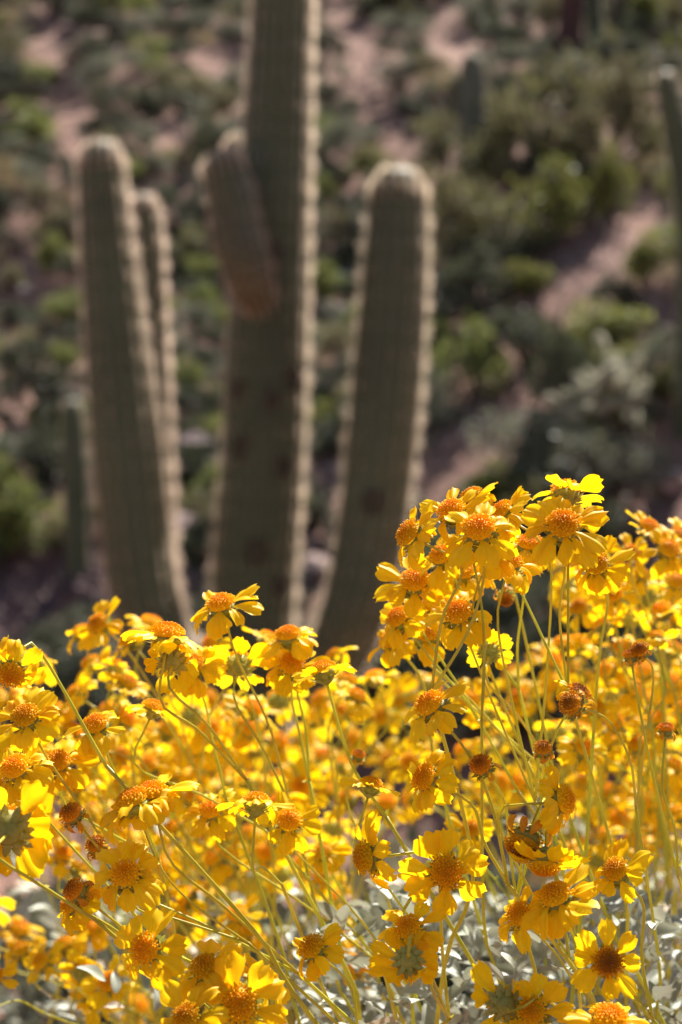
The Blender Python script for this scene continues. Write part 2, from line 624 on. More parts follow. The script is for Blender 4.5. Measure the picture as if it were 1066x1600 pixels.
# ------------------------------------------------------------------ shrubs of the hillside
def shrub_meshes(kind, seed, nleaf, leaf, squash=0.75, twiggy=0.0, lumps=9):
    """unit shrub: crown about 1 m wide. Returns crown mesh data, stem mesh data"""
    rr = random.Random(seed)
    L = []
    for i in range(lumps):
        a = rr.uniform(0, 2 * math.pi)
        q = math.sqrt(rr.random()) * 0.36
        h = rr.uniform(0.28, 0.62) * squash / 0.75 * (1.1 - q)
        L.append((Vector((math.cos(a) * q, math.sin(a) * q, h)), rr.uniform(0.12, 0.24)))
    V, F = [], []
    for i in range(nleaf):
        c, r = L[rr.randrange(lumps)]
        v = Vector((rr.gauss(0, 1), rr.gauss(0, 1), rr.gauss(0, 1))).normalized()
        p = c + v * (r * rr.random() ** 0.33)
        p.z = max(0.01, p.z)
        if rr.random() < 0.06:
            p += v * rr.uniform(0.02, 0.12)
        s = leaf * rr.uniform(0.5, 1.3)
        d = (v + Vector((rr.uniform(-1, 1), rr.uniform(-1, 1), rr.uniform(-0.6, 1)))).normalized()
        u = d.orthogonal().normalized()
        u.rotate(Quaternion(d, rr.uniform(0, 6.28)))
        b = len(V)
        V += [p, p + d * s * 0.5 + u * s * 0.28, p + d * s, p + d * s * 0.5 - u * s * 0.28]
        F.append((b, b + 1, b + 2, b + 3))
    SV, SF = [], []
    for (c, r) in L:
        m = Vector((c.x * 0.35, c.y * 0.35, c.z * 0.5))
        tube(SV, SF, [Vector((c.x * 0.05, c.y * 0.05, -0.06)), m, c, c + Vector((rr.uniform(-.05, .05), rr.uniform(-.05, .05), r))], [0.022, 0.015, 0.009, 0.003], 5)
        for k in range(4):
            e = c + Vector((rr.gauss(0, 1), rr.gauss(0, 1), rr.uniform(-0.2, 1))).normalized() * r * 1.1
            tube(SV, SF, [m.lerp(c, 0.6), c.lerp(e, 0.6), e], [0.007, 0.005, 0.002], 4)
    return V, F, SV, SF


KINDS = {}
for kind, spec in {
    'shrub_dark': [(1500, .075, .7, 9), (1300, .07, .6, 7), (1500, .07, .8, 11)],
    'shrub_grey': [(1300, .06, .6, 9), (1200, .06, .7, 8), (1100, .065, .55, 10)],
    'shrub_green': [(1700, .075, .65, 10), (1500, .08, .75, 9)],
    'shrub_olive': [(1200, .065, .75, 9), (1300, .06, .65, 11)],
    'shrub_straw': [(700, .07, .5, 8)],
}.items():
    KINDS[kind] = []
    for i, (nl, lf, sq, lu) in enumerate(spec):
        V, F, SV, SF = shrub_meshes(kind, hash_ if (hash_ := len(KINDS) * 10 + i) else 0, nl, lf, sq, 0, lu)
        both = mesh('desert_shrub', list(V) + list(SV), F + [tuple(k + len(V) for k in f) for f in SF], M[kind], False)
        both.materials.append(M['bark'])
        both.polygons.foreach_set('material_index', [0] * len(F) + [1] * len(SF))
        KINDS[kind].append((mesh('foliage', V, F, M[kind], False), mesh('stems', SV, SF, M['bark']), both))

SHRUB_LABEL = {
    'shrub_dark': ('small dark olive desert shrub on the pinkish hillside', 'dark shrubs across the hillside'),
    'shrub_grey': ('small grey-green desert shrub on the pinkish hillside', 'grey-green shrubs across the hillside'),
    'shrub_green': ('small bright green leafy shrub on the pinkish hillside', 'bright green shrubs across the hillside'),
    'shrub_olive': ('small yellowish olive shrub on the pinkish hillside', 'olive shrubs across the hillside'),
    'shrub_straw': ('small dry straw-coloured tuft on the pinkish hillside', 'dry tufts across the hillside'),
}
NAMES = {'shrub_straw': 'dry_tuft'}


def shrub(kind, p, width, height=None, label=None, group=None, name=None, cat='shrub'):
    fo, st, both = random.choice(KINDS[kind])
    big = name is not None                    # the small far ones show no parts
    root = obj(name or NAMES.get(kind, 'desert_shrub'), None if big else both, None, p, (0, 0, U(0, 6.28)))
    h = (height or width * U(0.75, 1.05))
    root.scale = (width, width * U(0.85, 1.15), h)
    if big:
        obj('foliage', fo, root)
        obj('stem', st, root)
    if label is None:
        label, group = SHRUB_LABEL[kind]
    tag(root, label, cat, group)
    return root


# the ones that stand out: (px centre, py foot, width px, height px, kind, label)
FEAT = [
    (860, 380, 170, 125, 'shrub_green', 'broad bright green bush above the bare pink soil strip'),
    (955, 345, 90, 110, 'shrub_green', 'bright green bush next to the leaning slender saguaro'),
    (870, 270, 250, 190, 'shrub_olive', 'large rounded olive palo verde below the dead maroon trunk'),
    (960, 275, 200, 190, 'shrub_olive', 'large rounded olive palo verde touching the leaning saguaro'),
    (700, 300, 150, 130, 'shrub_olive', 'loose olive bush at the foot of the grey saguaro column'),
    (800, 290, 150, 150, 'shrub_olive', 'olive palo verde between the grey saguaro and dead trunk'),
    (770, 400, 190, 140, 'shrub_olive', 'yellowish olive bush beside the broad bright green bush'),
    (705, 430, 130, 170, 'shrub_olive', 'tall yellowish olive bush just behind the right saguaro arm'),
    (740, 500, 160, 120, 'shrub_dark', 'dark bush in the hollow under the olive bushes'),
    (826, 470, 90, 65, 'shrub_green', 'low green bush at the edge of the pink soil strip'),
    (1015, 455, 110, 80, 'shrub_green', 'low green bush below the leaning slender saguaro'),
    (945, 548, 170, 80, 'shrub_green', 'spreading green bush under the pink soil strip'),
    (820, 580, 160, 110, 'shrub_dark', 'dark green bush above the diagonal gravel strip'),
    (740, 620, 150, 110, 'shrub_green', 'green bush at the top of the diagonal gravel strip'),
    (805, 745, 220, 130, 'shrub_grey', 'rounded grey-green bush beside the diagonal gravel strip'),
    (880, 690, 130, 190, 'shrub_dark', 'dark upright bush next to the cream cholla'),
    (935, 800, 300, 150, 'shrub_grey', 'wide grey-green bush at the foot of the cream cholla'),
    (780, 810, 150, 80, 'shrub_green', 'low green bush just above the topmost yellow flowers'),
    (1050, 600, 130, 110, 'shrub_grey', 'grey-green bush behind the cream cholla'),
    (60, 660, 140, 120, 'shrub_dark', 'round dark bush above the young pale saguaro'),
    (40, 880, 160, 120, 'shrub_green', 'bright green bush above the maroon gravel bank'),
    (290, 620, 90, 70, 'shrub_green', 'yellow green bush seen between the saguaro trunk and arms'),
    (60, 760, 150, 100, 'shrub_dark', 'low dark bush beside the young pale saguaro'),
]
taken = []
for (px, pyf, wp, hp, kind, label) in FEAT:
    p, d = hit(px, pyf)
    shrub(kind, p, wp * mpp(d) * 0.88, hp * mpp(d) * 1.32, label, None, 'desert_bush', 'bush')
    taken.append((px, pyf - hp * 0.5, max(wp, hp) * 0.42))

# bare soil strips on the hill: points along them and half-width, in pixels of the photograph
BARE = [((985, 325), (925, 395), 34), ((925, 395), (880, 440), 30), ((770, 480), (735, 520), 24), ((800, 625), (660, 745), 28),
        ((80, 50), (110, 130), 24), ((110, 130), (125, 240), 22), ((540, 30), (585, 130), 30), ((585, 130), (620, 215), 24),
        ((695, 25), (735, 75), 24), ((30, 330), (60, 450), 22), ((15, 620), (40, 700), 22), ((-20, 945), (240, 850), 52), ((1070, 680), (1030, 790), 34),
        ((545, 720), (520, 760), 20), ((490, 850), (500, 930), 26), ((295, 885), (300, 900), 16), ((265, 190), (285, 215), 18), ((340, 80), (360, 90), 18),
        ((705, 165), (710, 200), 20), ((60, 715), (110, 735), 26), ((1000, 500), (1040, 470), 20), ((920, 195), (930, 205), 10)]


def bare(x, y, m=0):
    for (a, b, wd) in BARE:
        ax, ay = a
        bx, by = b
        t = max(0, min(1, ((x - ax) * (bx - ax) + (y - ay) * (by - ay)) / max(1, (bx - ax) ** 2 + (by - ay) ** 2)))
        if math.hypot(x - ax - t * (bx - ax), y - ay - t * (by - ay)) < wd + m:
            return True
    return False


MARKS = [(60, 30, 'on the high slope beside the topmost pink soil scar'), (180, 90, 'high on the slope above the front left saguaro arm'),
         (300, 60, 'high on the slope between saguaro trunk and left arms'), (40, 170, 'beside the long upper pink soil scar'),
         (40, 290, 'on the open slope outside the left saguaro arms'), (250, 210, 'just above the thin rear saguaro arm'),
         (290, 400, 'seen between the rear arm and the saguaro trunk'), (40, 400, 'near the pale whitish stone on the slope'),
         (50, 540, 'above the maroon rock outcrop'), (40, 800, 'around the young pale saguaro'), (300, 760, 'among dark boulders between trunk and arms'),
         (520, 60, 'high on the slope beside the saguaro trunk top'), (530, 230, 'between the saguaro trunk and the right arm tip'),
         (640, 80, 'beside the pink soil scar above the right arm'), (520, 380, 'near the pale pinkish stone by the right arm'),
         (520, 620, 'seen between the saguaro trunk and the right arm'), (500, 830, 'low between the saguaro trunk and the right arm'),
         (760, 40, 'around the top of the grey saguaro column'), (850, 60, 'around the dead maroon trunk'), (1010, 60, 'behind the leaning slender saguaro tip'),
         (690, 220, 'at the side of the grey saguaro column'), (720, 380, 'behind the right saguaro arm shoulder'), (900, 330, 'around the broad bright green bush'),
         (1000, 400, 'on the pink soil strip edge by the leaning saguaro'), (700, 560, 'at the right arm side of the hill'), (850, 540, 'between the pink soil strip and gravel strip'),
         (980, 560, 'just above the cream cholla'), (720, 690, 'along the diagonal gravel strip'), (900, 760, 'around the foot of the cream cholla'),
         (1040, 700, 'on the slope past the cream cholla'), (120, 1000, 'down below the maroon gravel bank'), (350, 1050, 'down at the saguaro foot behind the flowers'),
         (620, 1000, 'down at the right arm foot behind the flowers'), (950, 950, 'low on the slope behind the tall flower clump')]
DESC = {'shrub_dark': 'small dark olive shrub', 'shrub_grey': 'small grey-green shrub', 'shrub_green': 'small bright green shrub', 'shrub_olive': 'small yellowish olive shrub', 'shrub_straw': 'small dry straw tuft'}


def place_label(kind, px, py, size):
    ph = min(MARKS, key=lambda m: math.hypot(m[0] - px, m[1] - py))[2]
    sz = 'little' if size < 72 else 'mid-sized' if size < 98 else 'broad'
    return DESC[kind].replace('small', sz) + ' ' + ph, sz + ' ' + SHRUB_LABEL[kind][1] + ', ' + ph


spots = []
cnt = 0
tries = 0
while tries < 30000 and cnt < 560:
    tries += 1
    px, py = U(-30, 1096), U(-50, 1130)
    dark_zone = py > 930
    right = smooth(450, 900, px) * smooth(120, 420, py)
    low = smooth(450, 900, py)
    size = (60 + 42 * right + 44 * low) * U(0.65, 1.4)
    if bare(px, py, size * (0.22 + 0.30 * right)):
        continue
    if any(math.hypot(px - a, (py - b) * 1.15) < (r + size * 0.5) * 0.50 for a, b, r in taken):
        continue
    p, d = hit(px, py + size * 0.42)
    if d > 60:
        continue
    u = random.random()
    if dark_zone:
        kind = 'shrub_dark' if u < .8 else 'shrub_grey'  # mostly dark shrubs, put in to stand for shadowed ground behind the flowers
    elif right > 0.5:
        kind = 'shrub_dark' if u < .3 else 'shrub_grey' if u < .62 else 'shrub_green' if u < .82 else 'shrub_olive'
    else:
        kind = 'shrub_dark' if u < .50 else 'shrub_grey' if u < .70 else 'shrub_green' if u < .82 else 'shrub_olive' if u < .95 else 'shrub_straw'
    spots.append((size if py < 960 else size * 0.3, kind, p - Vector((0, 0, 0.01)), size * mpp(d) * 1.2, px, py, size))
    taken.append((px, py, size * 0.5))
    cnt += 1
spots.sort(key=lambda t: -t[0])
for (_, kind, p, wd, px, py, size) in spots[:290]:
    shrub(kind, p, wd, None, *place_label(kind, px, py, size))


def scrub(rest):
    """the smallest shrubs of the slope and the dark filler low down, too many to tell apart, as one mass"""
    kinds = list(KINDS)
    VV, FF, MI = [], [], []
    base = 0
    for (_, kind, p, wd, px, py, size) in rest:
        me = random.choice(KINDS[kind])[0]
        v = np.empty(len(me.vertices) * 3)
        me.vertices.foreach_get('co', v)
        v = v.reshape(-1, 3)
        a, h = U(0, 6.28), wd * U(.75, 1.05)
        ca, sa = math.cos(a), math.sin(a)
        VV.append(np.stack([(v[:, 0] * ca - v[:, 1] * sa) * wd + p.x, (v[:, 0] * sa + v[:, 1] * ca) * wd + p.y, v[:, 2] * h + p.z], 1))
        f = np.empty(len(me.loops), np.int32)
        me.loops.foreach_get('vertex_index', f)
        FF.append(f + base)
        MI.append(np.full(len(f) // 4, kinds.index(kind)))
        base += len(v)
    VV, FF, MI = np.concatenate(VV), np.concatenate(FF), np.concatenate(MI)
    me = bpy.data.meshes.new('scrub')
    me.vertices.add(len(VV))
    me.vertices.foreach_set('co', VV.ravel())
    me.loops.add(len(FF))
    me.loops.foreach_set('vertex_index', FF.astype(np.int32))
    me.polygons.add(len(FF) // 4)
    me.polygons.foreach_set('loop_start', np.arange(0, len(FF), 4, dtype=np.int32))
    for k in kinds:
        me.materials.append(M[k])
    me.polygons.foreach_set('material_index', MI.astype(np.int32))
    me.update(calc_edges=True)
    o = obj('undergrowth', me)
    tag(o, 'low dark scrub filling the slope between the larger shrubs', 'scrub', None, 'stuff')


scrub(spots[290:])
print('shrubs', cnt, tries)


for (px, d, wd, h, kind, lab) in [(60, 3.0, .62, .62, 'shrub_grey', 'grey-green filler bush added over sunlit ground behind the leftward leaning stems'),  # bushes added to hide sunlit soil and darken the gaps between stems
                                  (330, 2.9, .60, .58, 'shrub_dark', 'dark filler bush added directly behind the massed daisies'),
                                  (560, 3.1, .66, .66, 'shrub_dark', 'dark filler bush added behind the stems under the saguaro right arm'),
                                  (800, 3.2, .62, .70, 'shrub_dark', 'dark filler bush added behind the tall flower clump stems'),
                                  (1010, 3.0, .60, .75, 'shrub_grey', 'grey-green filler bush added behind the daisies beside the tall clump'),
                                  (200, 3.9, .80, .80, 'shrub_dark', 'dark filler bush added on the ground before the saguaro left arms'),
                                  (690, 4.1, .85, .85, 'shrub_dark', 'dark filler bush added on the ground before the saguaro right arm')]:
    p = P(px, 1400, d)
    p.z = gz(p.x, p.y)
    shrub(kind, p, wd, h * 1.1, lab, None, 'desert_bush', 'bush')

# ------------------------------------------------------------------ rocks and gravel
def rock_mesh(seed, material):
    rr = random.Random(seed)
    bm = bmesh.new()
    bmesh.ops.create_icosphere(bm, subdivisions=2, radius=0.5)
    for v in bm.verts:
        q = v.co.normalized()
        k = 1 + 0.45 * noise.noise(q * 1.3 + Vector((seed * 7.7, 0, 0))) + 0.2 * noise.noise(q * 3.1 + Vector((0, seed * 3.3, 0)))
        v.co = q * (0.5 * k)
        v.co.z *= 0.72
    me = bpy.data.meshes.new('rock')
    bm.to_mesh(me)
    bm.free()
    me.materials.append(material)
    return me


ROCKS = [rock_mesh(i, M['rock']) for i in range(4)] + [rock_mesh(i + 9, M['rock_dark']) for i in range(3)]
pale = rock_mesh(21, M['rock_pale'])


def rock(me, p, s, label, group=None, name='rock'):
    o = obj(name, me, None, p + Vector((0, 0, s * 0.12)), (U(-.3, .3), U(-.3, .3), U(0, 6.28)), (s, s * U(0.7, 1.1), s * U(0.6, 1)))
    tag(o, label, 'rock', group)
    return o


for (px, py, s, me, lab) in [(40, 455, 26, pale, 'pale whitish stone on the slope behind the left saguaro arms'),
                             (536, 440, 26, pale, 'pale pinkish stone beside the tall right saguaro arm'),
                             (100, 650, 90, ROCKS[4], 'maroon rock outcrop above the young pale saguaro'),
                             (305, 720, 110, ROCKS[5], 'dark maroon boulder between the saguaro trunk and the arms'),
                             (300, 850, 100, ROCKS[6], 'dark boulder low between the saguaro trunk and the arms'),
                             (520, 500, 60, ROCKS[4], 'maroon boulder under the pale pinkish stone'),
                             (490, 900, 70, ROCKS[0], 'pinkish rock beside the foot of the saguaro trunk'),
                             (105, 715, 50, pale, 'pale grey stone beside the young pale saguaro'),
                             (1050, 760, 80, ROCKS[1], 'pink rock at the edge of the wide grey-green bush'),
                             (895, 205, 26, ROCKS[1], 'small pink stone between the two olive palo verdes'),
                             (1040, 530, 60, ROCKS[5], 'dark boulder above the cream cholla')]:
    p, d = hit(px, py)
    rock(me, p, s * mpp(d), lab)
for i in range(46):
    b = random.choice(BARE)
    t = random.random()
    px = b[0][0] + (b[1][0] - b[0][0]) * t + U(-b[2], b[2])
    py = b[0][1] + (b[1][1] - b[0][1]) * t + U(-b[2], b[2]) * 0.7
    p, d = hit(px, py)
    k = random.randrange(4)
    rock(ROCKS[k], p, U(7, 20) * mpp(d), *(lambda ph: ('small pinkish stone ' + ph, 'stones on the bare soil, ' + ph))(min(MARKS, key=lambda m: math.hypot(m[0] - px, m[1] - py))[2]))


def gravel():
    V, F = [], []
    bm = bmesh.new()
    bmesh.ops.create_icosphere(bm, subdivisions=1, radius=0.5)
    bv = [v.co.copy() for v in bm.verts]
    bf = [tuple(v.index for v in f.verts) for f in bm.faces]
    bm.free()
    for i in range(3200):
        if i < 1300:
            b = random.choice(BARE)
            t = random.random()
            p, d = hit(b[0][0] + (b[1][0] - b[0][0]) * t + U(-b[2], b[2]) * 1.2, b[0][1] + (b[1][1] - b[0][1]) * t + U(-b[2], b[2]), 10)
        else:
            y = 10 + 24 * random.random() ** 1.3
            x = U(-1, 1) * y * 0.2
            p = Vector((x, y, gz(x, y)))
        s = U(0.025, 0.09)
        q = Euler((U(0, 6), U(0, 6), U(0, 6))).to_matrix()
        base = len(V)
        sx, sy, sz = U(.6, 1.2), U(.6, 1.2), U(.5, .9)
        V += [p + q @ Vector((v.x * sx, v.y * sy, v.z * sz)) * s for v in bv]
        F += [tuple(base + k for k in f) for f in bf]
    o = obj('gravel', mesh('gravel', V, F, M['rock'], False))
    tag(o, 'loose pinkish gravel strewn over the hillside', 'gravel', None, 'stuff')


gravel()


def scree():
    """the maroon bank of broken stone low on the slope"""
    V, F = [], []
    for i in range(2600):
        t = random.random()
        p, d = hit(-40 + 290 * t, 950 - 110 * t + random.gauss(0, 34), 10)
        s_ = U(0.02, 0.075)
        q = Euler((U(0, 6), U(0, 6), U(0, 6))).to_matrix()
        b = len(V)
        sx, sy, sz = U(.6, 1.2), U(.6, 1.2), U(.4, .8)
        V += [p + q @ Vector((v[0] * sx, v[1] * sy, v[2] * sz)) * s_ for v in ((1, 0, 0), (-1, 0, 0), (0, 1, 0), (0, -1, 0), (0, 0, 1), (0, 0, -1))]
        F += [tuple(b + k for k in f) for f in ((0, 2, 4), (2, 1, 4), (1, 3, 4), (3, 0, 4), (2, 0, 5), (1, 2, 5), (3, 1, 5), (0, 3, 5))]
    o = obj('gravel', mesh('gravel', V, F, M['rock_dark'], False))
    tag(o, 'bank of broken maroon stone beside the young pale saguaro', 'gravel', None, 'stuff')


scree()


# ------------------------------------------------------------------ cholla
def cholla():
    p, d = hit(945, 715)
    root = obj('cholla', None, None, p, None, 0.9)
    tag(root, 'cream spined cholla cactus on the slope among grey-green bushes', 'cactus')
    k = mpp(d)
    rr = random.Random(5)
    V, F = [], []
    tube(V, F, [Vector((0, 0, -0.06)), Vector((0.01, 0, .2)), Vector((0.03, 0, .4)), Vector((0.05, 0, .55))], [.05, .045, .04, .03], 8)
    obj('trunk', mesh('trunk', V, F, M['bark']), root)
    # one joint, with its coat of spines
    JV, JF = [], []
    pts = [Vector((0, 0, z)) for z in (0, .03, .07, .11, .14, .155)]
    tube(JV, JF, pts, [.015, .025, .028, .026, .018, .006], 8)
    jm = mesh('joint', JV, JF, M['joint'])
    SV, SF = [], []
    for i in range(620):
        z = rr.uniform(0.005, .155)
        a = rr.uniform(0, 6.28)
        r = np.interp(z, [0, .03, .07, .11, .14, .155], [.015, .025, .028, .026, .018, .006])
        o_ = Vector((math.cos(a), math.sin(a), 0))
        q = o_ * r + Vector((0, 0, z))
        dr = (o_ + Vector((rr.uniform(-.7, .7), rr.uniform(-.7, .7), rr.uniform(-.4, .9)))).normalized()
        u = dr.orthogonal().normalized() * 0.0026
        v = dr.cross(u)
        b = len(SV)
        SV += [q + u, q - u, q + v, q - v, q + dr * rr.uniform(.015, .032)]
        SF += [(b, b + 1, b + 4), (b + 2, b + 3, b + 4)]
    sm = mesh('spines', SV, SF, M['spine_cholla'], False)
    spots = []
    for i in range(74):
        u, v = rr.gauss(0, 1), rr.random()
        x = (-70 + 125 * v + rr.gauss(0, 16)) * k
        z = (45 + 70 * v + rr.gauss(0, 24)) * k * 1.06
        spots.append(Vector((x, rr.uniform(-.22, .22), max(0.1, z))))
    for i in range(7):
        spots.append(Vector(((-68 + rr.gauss(0, 7)) * k, rr.uniform(-.1, .1), (12 + i * 7) * k)))
    c0 = Vector((0.03, 0, .38))
    bV, bF = [], []
    for s in spots:
        dr = ((s - c0).normalized() + Vector((rr.uniform(-.6, .6), rr.uniform(-.6, .6), rr.uniform(0, .9)))).normalized()
        j = obj('joint', jm, root, s, dr.to_track_quat('Z', 'Y'), rr.uniform(.8, 1.25))
        so = obj('spines', sm, j)
        so['kind'] = 'stuff'
        tube(bV, bF, [c0, c0.lerp(s, 0.55) + Vector((0, 0, -.03)), s], [.016, .013, .011], 5)
    obj('branches', mesh('branches', bV, bF, M['joint']), root)


cholla()

# ------------------------------------------------------------------ brittlebush: flower pieces
def petal_mesh(name, L, W, a0, a1, seed, material, twist=0.0, curlx=0.0):
    rr = random.Random(seed)
    NL, NW = 9, 9
    V = []
    teeth = [-.15, -.03, -.01, -.09, 0.0, -.10, -.02, -.04, -.17]
    x = z = 0.0
    path = []
    for i in range(NL):
        t = i / (NL - 1)
        a = a0 + (a1 - a0) * t ** 1.15
        path.append((x, z, a))
        x += math.cos(a) * L / (NL - 1)
        z += math.sin(a) * L / (NL - 1)
    ph = rr.uniform(0, 6)
    for i in range(NL):
        t = i / (NL - 1)
        px, pz, a = path[i]
        wd = W * (0.20 + 0.80 * smooth(0.0, 0.62, t)) * (1 - 0.20 * smooth(0.72, 1.0, t))
        tw = twist * t
        for j in range(NW):
            s = j / (NW - 1) * 2 - 1
            ext = teeth[j] * L * t ** 5 + 0.02 * L * t ** 4 * math.sin(ph + j * 2.1)
            up = -0.16 * wd * s * s + 0.075 * wd * math.cos(s * math.pi * 2.0 + 0.3) * smooth(0, .4, t) + 0.05 * wd * math.sin(ph + 5 * t + 2 * s) * t + curlx * wd * s * t
            yy = s * wd * 0.5
            y2 = yy * math.cos(tw) - up * math.sin(tw)
            u2 = yy * math.sin(tw) + up * math.cos(tw)
            V.append((px + math.cos(a) * ext - math.sin(a) * u2, y2, pz + math.sin(a) * ext + math.cos(a) * u2))
    F = [(i * NW + j, i * NW + j + 1, (i + 1) * NW + j + 1, (i + 1) * NW + j) for i in range(NL - 1) for j in range(NW - 1)]
    return mesh(name, V, F, material)


PET = {'flat': [], 'mid': [], 'hang': [], 'dry': []}
for i in range(7):
    m_ = M['petal'] if i % 3 else M['petal_deep']
    PET['flat'].append(petal_mesh('petal', U(.0148, .0178), U(.0112, .0140), R(U(2, 18)), R(U(-35, 0)), i, m_, R(U(-16, 16)), U(-.06, .06)))
    PET['mid'].append(petal_mesh('petal', U(.0155, .0190), U(.0110, .0142), R(U(0, 18)), R(U(-80, -42)), 20 + i, m_, R(U(-34, 34)), U(-.14, .14)))
    PET['hang'].append(petal_mesh('petal', U(.0160, .0195), U(.0115, .0148), R(U(-25, 0)), R(U(-125, -82)), 40 + i, m_, R(U(-36, 36)), U(-.14, .14)))
for i in range(4):
    PET['dry'].append(petal_mesh('petal', U(.010, .014), U(.004, .007), R(U(-50, 0)), R(U(-190, -110)), 60 + i, M['petal_dry'], R(U(-60, 60)), U(-.3, .3)))


def disc_mesh(name, seed, material, rd=0.0088, hd=0.0062, n=120):
    rr = random.Random(seed)
    V, F = [], []
    # dome
    NR, NS = 5, 14
    for i in range(NR):
        a = i / (NR - 1) * math.pi / 2
        for k in range(NS):
            b = 2 * math.pi * k / NS
            V.append(Vector((math.cos(b) * rd * 0.94 * math.cos(a), math.sin(b) * rd * 0.94 * math.cos(a), hd * 0.9 * math.sin(a) - 0.001)))
    for i in range(NR - 1):
        for k in range(NS):
            F.append((i * NS + k, i * NS + (k + 1) % NS, (i + 1) * NS + (k + 1) % NS, (i + 1) * NS + k))
    # florets in a sunflower spiral: little tubes with a flared, lobed mouth
    for i in range(n):
        q = math.sqrt((i + 0.5) / n)
        b = i * 2.39996 + rr.uniform(-.1, .1)
        r = rd * q
        z = hd * math.sqrt(max(0, 1 - q * q * 0.96))
        p = Vector((math.cos(b) * r, math.sin(b) * r, z - 0.001))
        dr = Vector((math.cos(b) * q * 1.05, math.sin(b) * q * 1.05, max(.15, 1.05 - q * q))).normalized()
        dr = (dr + Vector((rr.uniform(-.15, .15), rr.uniform(-.15, .15), 0))).normalized()
        ln = rr.uniform(.0011, .0019) * (0.85 + 0.75 * q)
        w0, w1 = 0.00034, rr.uniform(.00050, .00068) * (0.8 + 0.3 * q)
        u = dr.orthogonal().normalized()
        v = dr.cross(u)
        b0 = len(V)
        for (rad_, h) in ((w0, 0), (w1, ln * .75)):
            for k in range(5):
                a = 2 * math.pi * k / 5
                V.append(p + u * (math.cos(a) * rad_) + v * (math.sin(a) * rad_) + dr * h)
        V.append(p + dr * ln)
        for k in range(5):
            k2 = (k + 1) % 5
            F.append((b0 + k, b0 + k2, b0 + 5 + k2, b0 + 5 + k))
            F.append((b0 + 5 + k, b0 + 5 + k2, b0 + 10))
    return mesh(name, V, F, material, False)


DISC = [disc_mesh('disc', i, M['disc'], U(.0072, .0081), U(.0052, .0066)) for i in range(3)]
DISC_Y = [disc_mesh('disc', 40 + i, M['disc_yellow'], U(.0074, .0084), U(.0050, .0062), 90) for i in range(2)]
DISC_B = [disc_mesh('disc', 7, M['disc_brown'], .0088, .0048)]
DISC_S = [disc_mesh('disc', 8 + i, M['disc_spent'], .0080, .0075) for i in range(2)]


def calyx_mesh(seed):
    rr = random.Random(seed)
    V, F = [], []
    tube(V, F, [Vector((0, 0, -.0105)), Vector((0, 0, -.0085)), Vector((0, 0, -.005)), Vector((0, 0, -.0015))], [.0011, .0042, .0068, .0078], 12)
    for ring, (r0, z0, n) in enumerate(((.0050, -.0078, 9), (.0066, -.0058, 11))):
        for k in range(n):
            a = 2 * math.pi * (k + .5 * ring) / n + rr.uniform(-.1, .1)
            o = Vector((math.cos(a), math.sin(a), 0))
            s = Vector((-math.sin(a), math.cos(a), 0))
            b = len(V)
            p = o * r0 + Vector((0, 0, z0))
            ln = rr.uniform(.0045, .0062)
            t = (o * rr.uniform(.55, .95) + Vector((0, 0, rr.uniform(.1, .6)))).normalized()
            wd = .0016
            V += [p - s * wd, p + s * wd, p + t * ln * .6 + s * wd * .8, p + t * ln, p + t * ln * .6 - s * wd * .8]
            F.append((b, b + 1, b + 2, b + 3, b + 4))
    return mesh('flower_head', V, F, M['calyx'])


CAL = [calyx_mesh(i) for i in range(3)]


def leaf_mesh(seed, material):
    rr = random.Random(seed)
    L, W = 1.0, rr.uniform(.42, .56)
    NL = 8
    V = []
    bend = rr.uniform(-.9, -.1)
    x = z = 0
    wave = rr.uniform(0, 6)
    for i in range(NL):
        t = i / (NL - 1)
        a = 0.35 + bend * t
        wd = W * max(0.05, math.sin(math.pi * (0.05 + 0.93 * t ** 0.85)) ** 0.8)
        if t < 0.12:
            wd = .07
        for s in (-1, -.5, 0, .5, 1):
            V.append((x, s * wd * .5, z + abs(s) * wd * .22 + .04 * math.sin(wave + 7 * t) * s))
        x += math.cos(a) / (NL - 1)
        z += math.sin(a) / (NL - 1)
    F = [(i * 5 + j, i * 5 + j + 1, (i + 1) * 5 + j + 1, (i + 1) * 5 + j) for i in range(NL - 1) for j in range(4)]
    return mesh('leaf', V, F, material)


LEAF = [leaf_mesh(i, M['silver']) for i in range(5)] + [leaf_mesh(9, M['silver_dry'])]


def scr(ax, ay, at):
    """screen axes (right, up, towards the camera) -> world direction"""
    return (RGT * ax + UPV * ay - FWD * at).normalized()


